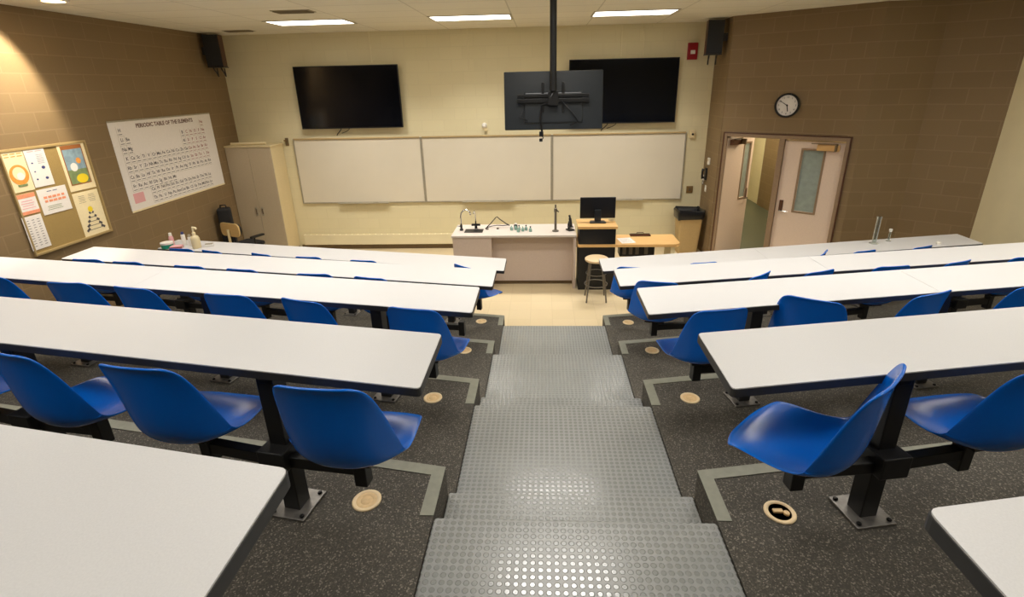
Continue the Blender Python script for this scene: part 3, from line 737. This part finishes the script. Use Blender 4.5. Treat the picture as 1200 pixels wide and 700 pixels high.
t = thing('office_chair', 'office chair with pale plywood back and black seat before cabinet', 'chair', (-5.36, 8.42, 0), rad(-22))
b = MB(); b.lathe([(.03, .09), (.03, .40)], n=14)
for i in range(5):
    a = 2 * PI * i / 5 + .3; b.tube([(0, 0, .10), (.15 * cos(a), .15 * sin(a), .085), (.28 * cos(a), .28 * sin(a), .065)], [.024, .02, .014])
b.build('base', 'black_plastic', t, smooth=40)
for i in range(5):
    a = 2 * PI * i / 5 + .3; b = MB(); b.cyl((.28 * cos(a) - .02, .28 * sin(a), .028), (.28 * cos(a) + .02, .28 * sin(a), .028), .028); b.build('caster', 'black_plastic', t)
b = MB(); b.prism(rounded([(-.23, -.22), (.23, -.22), (.23, .24), (-.23, .24)], .09, 6), .47, .53); b.build('seat_cushion', 'fabric', t, smooth=50, bevel=.02, seg=3)
b = MB(); b.prism(rounded([(-.22, -.22), (.22, -.22), (.22, .22), (-.22, .22)], .09, 6), .445, .468); b.build('seat_pan', 'oak', t)
def curved_back(yo, th, w, z0, z1):
    vs = []; n = 14; fs = []
    outline = rounded([(-w, z0), (w, z0), (w, z1), (-w, z1)], .085, 6)
    for y in (yo, yo - th):
        for x, z in outline: vs.append((x, y + .35 * x * x, z))
    k = len(outline); fs = [tuple(range(k)), tuple(range(2 * k - 1, k - 1, -1))] + [(i, k + i, k + (i + 1) % k, (i + 1) % k) for i in range(k)]
    return MB().add(vs, fs)
curved_back(-.245, .022, .225, .715, .945).build('back_panel', 'oak', t, smooth=50)
curved_back(-.20, .042, .21, .73, .93).build('back_cushion', 'fabric', t, smooth=50)
b = MB(); b.tube([(0, .05, .43), (0, -.2, .43), (0, -.285, .47), (0, -.287, .6), (0, -.285, .84)], [.022] * 5, n=10); b.build('back_post', 'cream_plastic', t, smooth=40)
for s_ in (-1, 1):
    b = MB(); b.tube([(s_ * .2, -.02, .44), (s_ * .28, -.03, .46), (s_ * .285, -.03, .66)], .015); b.box((s_ * .285, .03, .675), (.06, .25, .03)); b.build('armrest', 'black_plastic', t, smooth=40)
t = thing('black_backpack', 'black upright bag behind the plywood office chair by the wall', 'bag', (-5.735, 8.58, 0), rad(24))
b = MB(); b.prism(rounded([(-.105, -.10), (.105, -.10), (.105, .10), (-.105, .10)], .04, 4), 0, 1.12); b.build('bag_body', 'fabric', t, bevel=.04, seg=3, smooth=60)
b = MB(); b.tube([(-.05, 0, 1.10), (-.04, 0, 1.17), (.04, 0, 1.17), (.05, 0, 1.10)], .012); b.build('grab_handle', 'black_plastic', t, smooth=True)

# ------------------------------------------------------------------ demonstration bench
t = thing('demonstration_bench', 'pinkish grey laboratory bench with sink at front of the room', 'bench', (-.57, 7.8, 0))
XL, XR = -.95, .95
MB().bb(XL - .015, XR + .005, -.30, .37, .85, .885).build('worktop', 'desk_top', t, bevel=.004)
MB().bb(XL, XL + .60, -.28, .35, .08, .849).build('sink_cupboard', 'desk', t, bevel=.003)
MB().bb(XR - .04, XR, -.28, .35, 0, .849).build('end_panel', 'desk', t, bevel=.003)
MB().bb(XL + .60, XR - .04, -.10, -.07, .07, .849).build('modesty_panel', 'desk', t)
MB().bb(XL + .02, XR - .041, -.06, .33, 0, .07).build('plinth', 'dark_base', t)
b = MB(); b.bb(-.79, -.50, -.13, .09, .8855, .8875); b.build('sink_basin', 'black_plastic', t)
def item(name, label, cat, x, y, z=.886, rz=0): return thing(name, label, cat, (x, y, z), rz)
t = item('gooseneck_faucet', 'tall chrome gooseneck faucet by the black sink on the bench', 'faucet', -1.42, 7.82)
MB().lathe([(.03, 0), (.03, .02), (.018, .03), (.018, .09)], n=16).build('base', 'black_plastic', t, smooth=40)
b = MB(); b.tube([(0, 0, .08), (0, 0, .22), (.01, .0, .28), (.05, 0, .325), (.10, .0, .33), (.145, 0, .30), (.155, 0, .25)], .011, n=10); b.build('spout', 'chrome', t, smooth=True)
b = MB(); b.tube([(0, 0, .06), (-.03, -.03, .075), (-.05, -.05, .08)], .008); b.build('handle', 'chrome', t, smooth=True)
t = item('side_faucet', 'small faucet with black handles behind the black sink', 'faucet', -1.20, 7.93)
b = MB(); b.lathe([(.022, 0), (.022, .05), (.012, .06), (.012, .12)], n=14); b.box((0, 0, .06), (.14, .03, .03)); b.build('body', 'black_plastic', t, smooth=40)
b = MB(); b.tube([(0, 0, .11), (0, -.02, .25), (-.01, -.06, .3), (-.02, -.1, .26)], .008); b.build('spout', 'chrome', t, smooth=True)
t = item('ring_clamp', 'thin dark wire stand lying beside the sink on bench', 'laboratory stand', -.86, 8.0)
b = MB(); b.tube([(-.17, -.05, .01), (-.12, -.02, .05), (-.02, .0, .16), (.0, 0, .17), (.04, .0, .13), (.14, -.01, .06), (.2, -.02, .03)], .008)
b.tube([(-.19, -.1, .008), (-.1, -.06, .03), (0, -.06, .045), (.1, -.06, .04), (.18, -.03, .04)], .007); b.build('wire_frame', 'black_steel', t, smooth=True)
b = MB(); b.tube([(-.18, -.12, .008), (-.14, -.14, .008), (-.16, -.16, .008)], .012); b.tube([(.0, -.12, .01), (.03, -.13, .01)], .014); b.build('clamp_feet', 'stool_leg', t)
rnd = random.Random(4)
for i, (x, y) in enumerate([(-.62, 7.80), (-.555, 7.83), (-.50, 7.79), (-.44, 7.74), (-.39, 7.79), (-.32, 7.71), (-.51, 7.69)]):
    t = item('glass_vial', 'small pale teal glass bottle with stopper in cluster on the bench', 'bottle', x, y)
    t['group'] = 'teal bottles on the bench'
    MB().lathe([(.022, 0), (.024, .01), (.024, .045), (.01, .058), (.01, .07)], n=14).build('body', 'teal_glass', t, smooth=40)
    MB().lathe([(.012, .07), (.012, .085), (0, .086)], n=10).build('stopper', 'black_plastic' if i % 3 else 'white', t)
t = item('dark_jar', 'small dark jar behind the teal bottles on the bench', 'jar', -.56, 7.93)
MB().lathe([(.03, 0), (.03, .05), (.02, .06)], n=14).build('body', 'black_plastic', t, smooth=40)
MB().lathe([(.022, .06), (.022, .075), (0, .076)], n=14).build('lid', 'white', t)
t = item('bench_column', 'tall slim dark service tap column standing on the bench', 'tap', .07, 7.72)
b = MB(); b.lathe([(.05, 0), (.05, .015), (.02, .025), (.018, .30), (.024, .31), (.024, .36), (.012, .37), (.012, .42), (0, .425)], n=14); b.build('column', 'stool_leg', t, smooth=40)
b = MB(); b.tube([(0, 0, .33), (.03, -.02, .33), (.05, -.03, .31)], .008); b.box((.0, .03, .36), (.02, .05, .02)); b.build('nozzle', 'black_plastic', t)
t = item('microscope', 'small black microscope at the end of the bench beside monitor', 'microscope', .30, 7.77, rz=rad(25))
MB().bb(-.05, .05, -.06, .06, 0, .02).build('base', 'black_plastic', t, bevel=.006)
b = MB(); b.tube([(0, .045, .015), (0, .055, .08), (0, .03, .13), (0, .0, .15)], [.018, .016, .016, .016]); b.build('arm', 'black_plastic', t, smooth=True)
b = MB(); b.cyl((0, -.03, .07), (0, .01, .19), .022); b.cyl((0, .01, .19), (0, .03, .235), .016); b.build('tube', 'black_plastic', t, smooth=40)
MB().bb(-.035, .035, -.05, .03, .055, .065).build('stage', 'black_steel', t)

# ------------------------------------------------------------------ computer station
t = thing('computer_desk', 'maple desk wrapping a black computer rack beside the bench', 'desk', (1.0, 7.72, 0))
b = MB(); b.prism(rounded([(-.60, -.27), (.88, -.27), (.95, -.2), (.95, .28), (-.60, .28)], .03), .70, .742); b.build('desktop', 'maple', t, bevel=.004)
MB().bb(-.58, -.03, -.25, .27, .0, .699).build('rack_cabinet', 'black_plastic', t, bevel=.004)
MB().bb(-.58, -.03, -.25, .16, .743, .985).build('riser_box', 'black_plastic', t, bevel=.004)
MB().bb(-.60, -.005, -.27, .20, .986, 1.025).build('riser_shelf', 'maple', t, bevel=.004)
b = MB(); b.bb(.82, .88, -.2, .22, 0, .699); b.build('leg_panel', 'cream', t)
b = MB(); b.bb(.08, .62, .0, .22, .46, .699); b.build('equipment_tray', 'black_plastic', t, bevel=.004)
b = MB()
for x in (.12, .22, .32, .46): b.bb(x, x + .055, -.012, .0, .50, .66)
b.build('equipment_fronts', 'stool_leg', t, bevel=.003)
t = thing('computer_monitor', 'black computer monitor seen from behind on the maple riser', 'monitor', (.715, 7.70, 1.026))
b = MB(); b.bb(-.27, .27, .02, .05, .06, .385); b.build('panel_back', 'black_plastic', t, bevel=.008)
MB().bb(-.255, .255, .05, .052, .075, .37).build('screen', 'screen', t)
b = MB(); b.bb(-.05, .05, -.02, .02, .02, .20); b.build('stand_neck', 'tv_back', t, bevel=.006)
b = MB(); b.prism(rounded([(-.13, -.07), (.13, -.07), (.11, .07), (-.11, .07)], .03), 0, .016); b.build('stand_base', 'tv_back', t, bevel=.003)
t = thing('wooden_tray', 'small brown tray on the maple desk', 'tray', (1.42, 7.93, .743))
b = MB(); b.bb(-.16, .16, -.05, .05, 0, .006); b.bb(-.16, .16, -.05, -.044, .006, .02); b.bb(-.16, .16, .044, .05, .006, .02); b.bb(-.16, -.154, -.044, .044, .006, .02); b.bb(.154, .16, -.044, .044, .006, .02)
b.build('tray', 'darkwood', t)
b = MB(); b.tube([(-.06, 0, .02), (-.05, 0, .05), (.05, 0, .05), (.06, 0, .02)], .006); b.build('tray_handle', 'darkwood', t)
t = thing('paper_sheet', 'white paper sheet lying beside riser on the maple desk', 'paper', (1.16, 7.66, .743), rad(10))
MB().bb(-.11, .11, -.14, .14, 0, .002).build('sheet', 'paper', t)
scribble_b = MB()
for i in range(9): scribble_b.bb(-.08, .06 + .02 * (i % 2), -.10 + i * .024, -.097 + i * .024, .002, .0026)
scribble_b.build('print', 'alu', t)
t = thing('phone_puck', 'small cream round object beside the monitor on riser', 'speaker', (.94, 7.80, 1.026))
MB().lathe([(.05, 0), (.05, .03), (.035, .05), (0, .055)], n=20).build('body', 'cream_plastic', t, smooth=40)
MB().lathe([(.02, .053), (.02, .062), (0, .063)], n=14).build('button', 'white', t)
t = thing('round_stool', 'round stool with cream seat and grey tube legs before rack', 'stool', (.655, 7.10, 0))
MB().lathe([(.0, .615), (.165, .615), (.17, .625), (.17, .645), (.155, .655), (0, .658)], n=32).build('seat', 'stool_top', t, smooth=40)
for i in range(4):
    a = PI / 4 + i * PI / 2; b = MB(); b.tube([(.125 * cos(a), .125 * sin(a), .615), (.205 * cos(a), .205 * sin(a), 0)], .012); b.build('leg', 'stool_leg', t, smooth=40)
b = MB(); ring = [(.165 * cos(2 * PI * i / 24), .165 * sin(2 * PI * i / 24), .25) for i in range(25)]; b.tube(ring, .008); b.build('foot_ring', 'stool_leg', t, smooth=True)
b = MB(); ring = [(.147 * cos(2 * PI * i / 24), .147 * sin(2 * PI * i / 24), .42) for i in range(25)]; b.tube(ring, .006); b.build('upper_ring', 'stool_leg', t, smooth=True)

t = thing('wastebin', 'tall tan wastebin lined with black bag beside the doors', 'wastebin', (2.57, 9.36, 0))
b = MB()
vs = []
for z, w, d in ((0, .17, .14), (.74, .215, .175)):
    vs += [(x, y, z) for x, y in rounded([(-w, -d), (w, -d), (w, d), (-w, d)], .04)]
k = len(vs) // 2; b.add(vs, [tuple(range(k - 1, -1, -1)), tuple(range(k, 2 * k))] + [(i, (i + 1) % k, k + (i + 1) % k, k + i) for i in range(k)])
b.build('bin_body', 'bin', t, smooth=40)
b = MB(); vs = []; lay = ((.66, .228, .188), (.70, .236, .196), (.80, .25, .20), (.83, .235, .19), (.80, .2, .16), (.745, .19, .15))
rnd = random.Random(3)
for z, w, d in lay:
    vs += [(x * rnd.uniform(.97, 1.03), y * rnd.uniform(.97, 1.03), z + rnd.uniform(-.018, .018)) for x, y in rounded([(-w, -d), (w, -d), (w, d), (-w, d)], .05)]
k = len(vs) // len(lay); fs = []
for L_ in range(len(lay) - 1): fs += [(L_ * k + i, L_ * k + (i + 1) % k, (L_ + 1) * k + (i + 1) % k, (L_ + 1) * k + i) for i in range(k)]
fs.append(tuple(range((len(lay) - 1) * k, len(lay) * k)))
b.add(vs, fs); b.build('bin_bag', 'bag', t, smooth=30)

# ------------------------------------------------------------------ things on the front row tables
TZ = ZT[4] + TH + .001
t = thing('pump_bottle', 'cream pump soap bottle standing on the front table by posters', 'bottle', (-4.82, 6.43, TZ))
MB().lathe([(.05, 0), (.055, .01), (.055, .13), (.045, .16), (.02, .18), (.02, .19)], n=20).build('body', 'cream_plastic', t, smooth=40)
b = MB(); b.lathe([(.022, .19), (.022, .215), (.012, .22), (.012, .27)], n=14); b.tube([(0, 0, .27), (.0, 0, .285), (.05, -.02, .285), (.07, -.03, .27)], .013); b.build('pump', 'cream_paper', t, smooth=40)
for nm, lab, x, y, h, m in (('spray_tube', 'slim white tube with blue cap leaning among the soaps', -5.07, 6.55, .19, 'blueink'), ('lotion_tube', 'short white tube with grey cap beside the pump bottle', -4.965, 6.53, .16, 'alu')):
    t = thing(nm, lab, 'bottle', (x, y, TZ))
    MB().lathe([(.024, 0), (.026, .01), (.026, h - .04), (.018, h - .03)], n=16).build('body', 'white', t, smooth=40)
    MB().lathe([(.019, h - .03), (.017, h), (0, h)], n=16).build('cap', m, t, smooth=40)
t = thing('wipes_tub', 'low teal and white tub at the table end by posters', 'tub', (-5.24, 6.44, TZ))
MB().lathe([(.07, 0), (.075, .05), (.075, .055)], n=20).build('body', 'green', t, smooth=40)
MB().lathe([(.078, .055), (.078, .08), (.06, .085), (0, .085)], n=20).build('lid', 'white', t, smooth=40)
t = thing('pink_bottle', 'small pink bottle standing behind the teal tub', 'bottle', (-5.27, 6.58, TZ))
MB().lathe([(.028, 0), (.03, .1), (.02, .13)], n=16).build('body', 'pinkprint', t, smooth=40)
MB().lathe([(.021, .13), (.019, .17), (0, .17)], n=16).build('cap', 'white', t, smooth=40)
t = thing('folded_cloth', 'folded pinkish red cloth lying between teal tub and tubes', 'cloth', (-5.10, 6.42, TZ), .3)
b = MB(); b.bb(-.075, .075, -.05, .05, 0, .02); b.bb(-.07, .072, -.048, .05, .0205, .036); b.build('cloth', 'pinkprint', t, bevel=.008)
MB().bb(-.076, .076, -.051, -.03, .004, .03).build('hem', 'redink', t, bevel=.004)
t = thing('white_eraser', 'small white block beside the pump bottle on front table', 'eraser', (-4.69, 6.50, TZ), .4)
MB().bb(-.05, .05, -.025, .025, 0, .03).build('body', 'white', t, bevel=.008)
MB().bb(-.048, .048, -.024, .024, .0301, .04).build('felt', 'alu', t, bevel=.004)

t = thing('graduated_cylinder', 'tall empty glass measuring cylinder on the front table by doors', 'glassware', (4.06, 6.40, TZ))
MB().lathe([(.05, 0), (.05, .01), (.02, .018)], n=24).build('foot', 'glass', t, smooth=40)
MB().lathe([(.026, .018), (.026, .33), (.031, .345), (.029, .347), (.023, .33), (.023, .02)], n=24).build('tube', 'glass', t, smooth=40)
t = thing('stoppered_tube', 'short clear glass tube with white stopper on the front table', 'glassware', (4.30, 6.50, TZ))
MB().lathe([(.03, 0), (.03, .008), (.012, .014), (.012, .13), (.010, .13), (.010, .015)], n=18).build('tube', 'glass', t, smooth=40)
MB().lathe([(.016, .125), (.02, .15), (.018, .16), (0, .162)], n=18).build('stopper', 'white', t, smooth=40)
t = thing('bottle_top', 'small white cap lying alone on the front table by doors', 'cap', (4.82, 6.36, TZ))
MB().lathe([(.028, 0), (.028, .022), (.022, .028), (0, .028)], n=18).build('cap', 'white', t, smooth=40)
MB().lathe([(.012, .028), (.012, .036), (0, .037)], n=12).build('knob', 'white', t, smooth=40)

# ------------------------------------------------------------------ hanging display
t = thing('hanging_display', 'black display hung from ceiling pole, seen from behind', 'display', (.0, 6.3, ZC))
b = MB(); b.lathe([(.10, 0), (.10, -.012), (.05, -.03), (.039, -.03), (.039, -1.0)], n=20); b.build('ceiling_pole', 'black_steel', t, smooth=35)
tilt = rad(-7)
zc = 2.855 - ZC
b = MB(); b.box((.005, .15, zc), (1.17, .045, .665), rx=tilt); b.build('casing', 'tv_back', t, bevel=.012, seg=3)
b = MB(); b.box((.005, .125, zc - .08), (.70, .05, .36), rx=tilt); b.build('rear_housing', 'tv_back', t, bevel=.02, seg=3)
b = MB(); b.box((.005, .176, zc), (1.14, .006, .635), rx=tilt); b.build('screen', 'screen', t)
b = MB(); b.box((.0, .075, zc + .06), (.84, .03, .035)); b.box((0, .075, zc + .005), (.84, .03, .045)); b.build('mount_rails', 'black_steel', t, bevel=.003)
b = MB(); b.box((.0, .04, zc + .03), (.12, .07, .16)); b.box((-.12, .09, zc + .04), (.03, .04, .34)); b.box((.12, .09, zc + .04), (.03, .04, .34)); b.build('mount_bracket', 'black_steel', t, bevel=.004)
b = MB(); b.tube([(0, .0, zc + .1), (-.06, .03, zc - .02), (-.14, .06, zc - .05), (-.15, .05, zc - .2), (-.13, .04, zc - .36)], .012); b.tube([(.1, .06, zc), (.25, .06, zc - .16), (.3, .06, zc - .24), (.2, .06, zc - .28)], .008)
b.tube([(-.35, .07, zc - .1), (-.4, .06, zc - .18), (-.3, .055, zc - .22)], .007); b.build('cable', 'black_plastic', t, smooth=True)
b = MB(); b.bb(-.165, -.115, .02, .06, zc - .40, zc - .345); b.bb(-.165, -.125, .02, .05, zc - .46, zc - .425); b.tube([(-.13, .04, zc - .4), (-.115, .04, zc - .42), (-.14, .035, zc - .44)], .006); b.build('cable_plug', 'black_plastic', t, bevel=.004)

# ------------------------------------------------------------------ ceiling fixtures
SPREAD = 118
def area(name, loc, sx, sy, power, col=(1, .968, .925), spread=SPREAD, parent=None):
    l = bpy.data.lights.new(name, 'AREA'); l.shape = 'RECTANGLE'; l.size = sx; l.size_y = sy; l.energy = power; l.color = col; l.spread = rad(spread)
    o = bpy.data.objects.new(name, l); COL.objects.link(o); o.location = loc
    if parent: o.parent = parent
    return o
def troffer(x, y, label, power, frame=True):
    t = thing('ceiling_troffer', label, 'light', (x, y, ZC), 0, 'recessed ceiling troffers')
    b = MB(); w, d = .595, .295
    b.bb(-w, w, -d, -d + .03, -.008, -.0005); b.bb(-w, w, d - .03, d, -.008, -.0005); b.bb(-w, -w + .03, -d + .03, d - .03, -.008, -.0005); b.bb(w - .03, w, -d + .03, d - .03, -.008, -.0005)
    b.build('frame', 'alu', t)
    MB().bb(-w + .03, w - .03, -d + .03, d - .03, -.004, -.0008).build('diffuser', 'lamp', t)
    area('tube_light', (0, 0, -.012), 1.1, .5, power, parent=t, spread=SPREAD if y > 7 else 132)
FRONT, MIDP, REAR = 33, 17, 9.5
for x, w in ((-3.53, 'nearest the wall of posters'), (-1.15, 'in the middle of the three'), (1.19, 'nearest the doors')):
    troffer(x, 8.22, 'recessed fluorescent ceiling light above the front bench, ' + w, FRONT)
for i, y in enumerate((5.25, 3.55, .9)):
    for x, w in ((-4.76, 'along the poster wall'), (-2.38, 'over the poster side tables'), (0, 'over the aisle'), (2.38, 'over the door side tables'), (4.76, 'along the cream side wall')):
        troffer(x, y, 'recessed fluorescent ceiling light %s, %s line from the front' % (w, ORD[i + 1]), MIDP if i < 2 else REAR)
for (x, y, w, d, lab) in ((-3.25, 7.05, .5, .24, 'dark slotted ceiling vent near the pole, between two light rows'), (-5.1, 9.05, .46, .2, 'dark slotted ceiling vent in corner over the loudspeaker')):
    t = thing('ceiling_vent', lab, 'vent', (x, y, ZC))
    b = MB(); b.bb(-w / 2, w / 2, -d / 2, d / 2, -.006, -.0005); b.build('frame', 'vent', t)
    b = MB()
    for i in range(7): b.box((0, -d / 2 + .03 + i * (d - .06) / 6, -.010), (w - .05, .012, .010), rx=.6)
    b.build('slats', 'vent_slat', t)
t = thing('wall_wash_downlight', 'bright recessed downlight washing the brown wall above bulletin board', 'light', (-5.2, 5.75, ZC))
b = MB(); b.lathe([(.13, -.001), (.13, -.012), (.10, -.012), (.10, -.003)], n=28); b.build('trim_ring', 'white', t)
MB().lathe([(.10, -.003), (0, -.003)], n=28).build('lens', 'down_lamp', t)
sp = bpy.data.lights.new('wall_spot', 'SPOT'); sp.energy = 240; sp.color = (1, .88, .70); sp.spot_size = rad(92); sp.spot_blend = .35; sp.shadow_soft_size = .05
so = bpy.data.objects.new('wall_spot', sp); COL.objects.link(so); so.parent = t; so.location = (0, 0, -.03)
so.rotation_euler = Vector((-.62, -.55, -1.0)).to_track_quat('-Z', 'Y').to_euler()

w = bpy.data.worlds.new('world'); scene.world = w; w.use_nodes = True
w.node_tree.nodes['Background'].inputs['Color'].default_value = (.9, .85, .75, 1); w.node_tree.nodes['Background'].inputs['Strength'].default_value = .02

# ------------------------------------------------------------------ camera
F, CX, CY = 598.8, 606.6, 321.6
pt, yw, ro = rad(20.425), rad(3.03), rad(-1.322)
fw = Vector((-sin(yw) * cos(pt), cos(yw) * cos(pt), -sin(pt))); rt = Vector((cos(yw), sin(yw), 0)); up = rt.cross(fw)
rt2 = rt * cos(ro) + up * sin(ro); up2 = up * cos(ro) - rt * sin(ro)
cam = bpy.data.cameras.new('camera'); co = bpy.data.objects.new('camera', cam); COL.objects.link(co)
mw = Matrix((rt2, up2, -fw)).transposed().to_4x4(); mw.translation = Vector((-.128, 0, 3.05)); co.matrix_world = mw
cam.sensor_fit = 'HORIZONTAL'; cam.sensor_width = 36; cam.lens = F / 1200 * 36
cam.shift_x = -(CX - 600) / 1200; cam.shift_y = (CY - 350) / 1200
cam.clip_start = .02; cam.clip_end = 60
scene.camera = co
scene.view_settings.view_transform = 'Standard'; scene.view_settings.look = 'None'; scene.view_settings.gamma = 1; scene.view_settings.use_curve_mapping = False
scene.view_settings.exposure = 0.0
scene.cycles.use_denoising = True
scene.cycles.max_bounces = 8; scene.cycles.diffuse_bounces = 5; scene.cycles.sample_clamp_indirect = 6
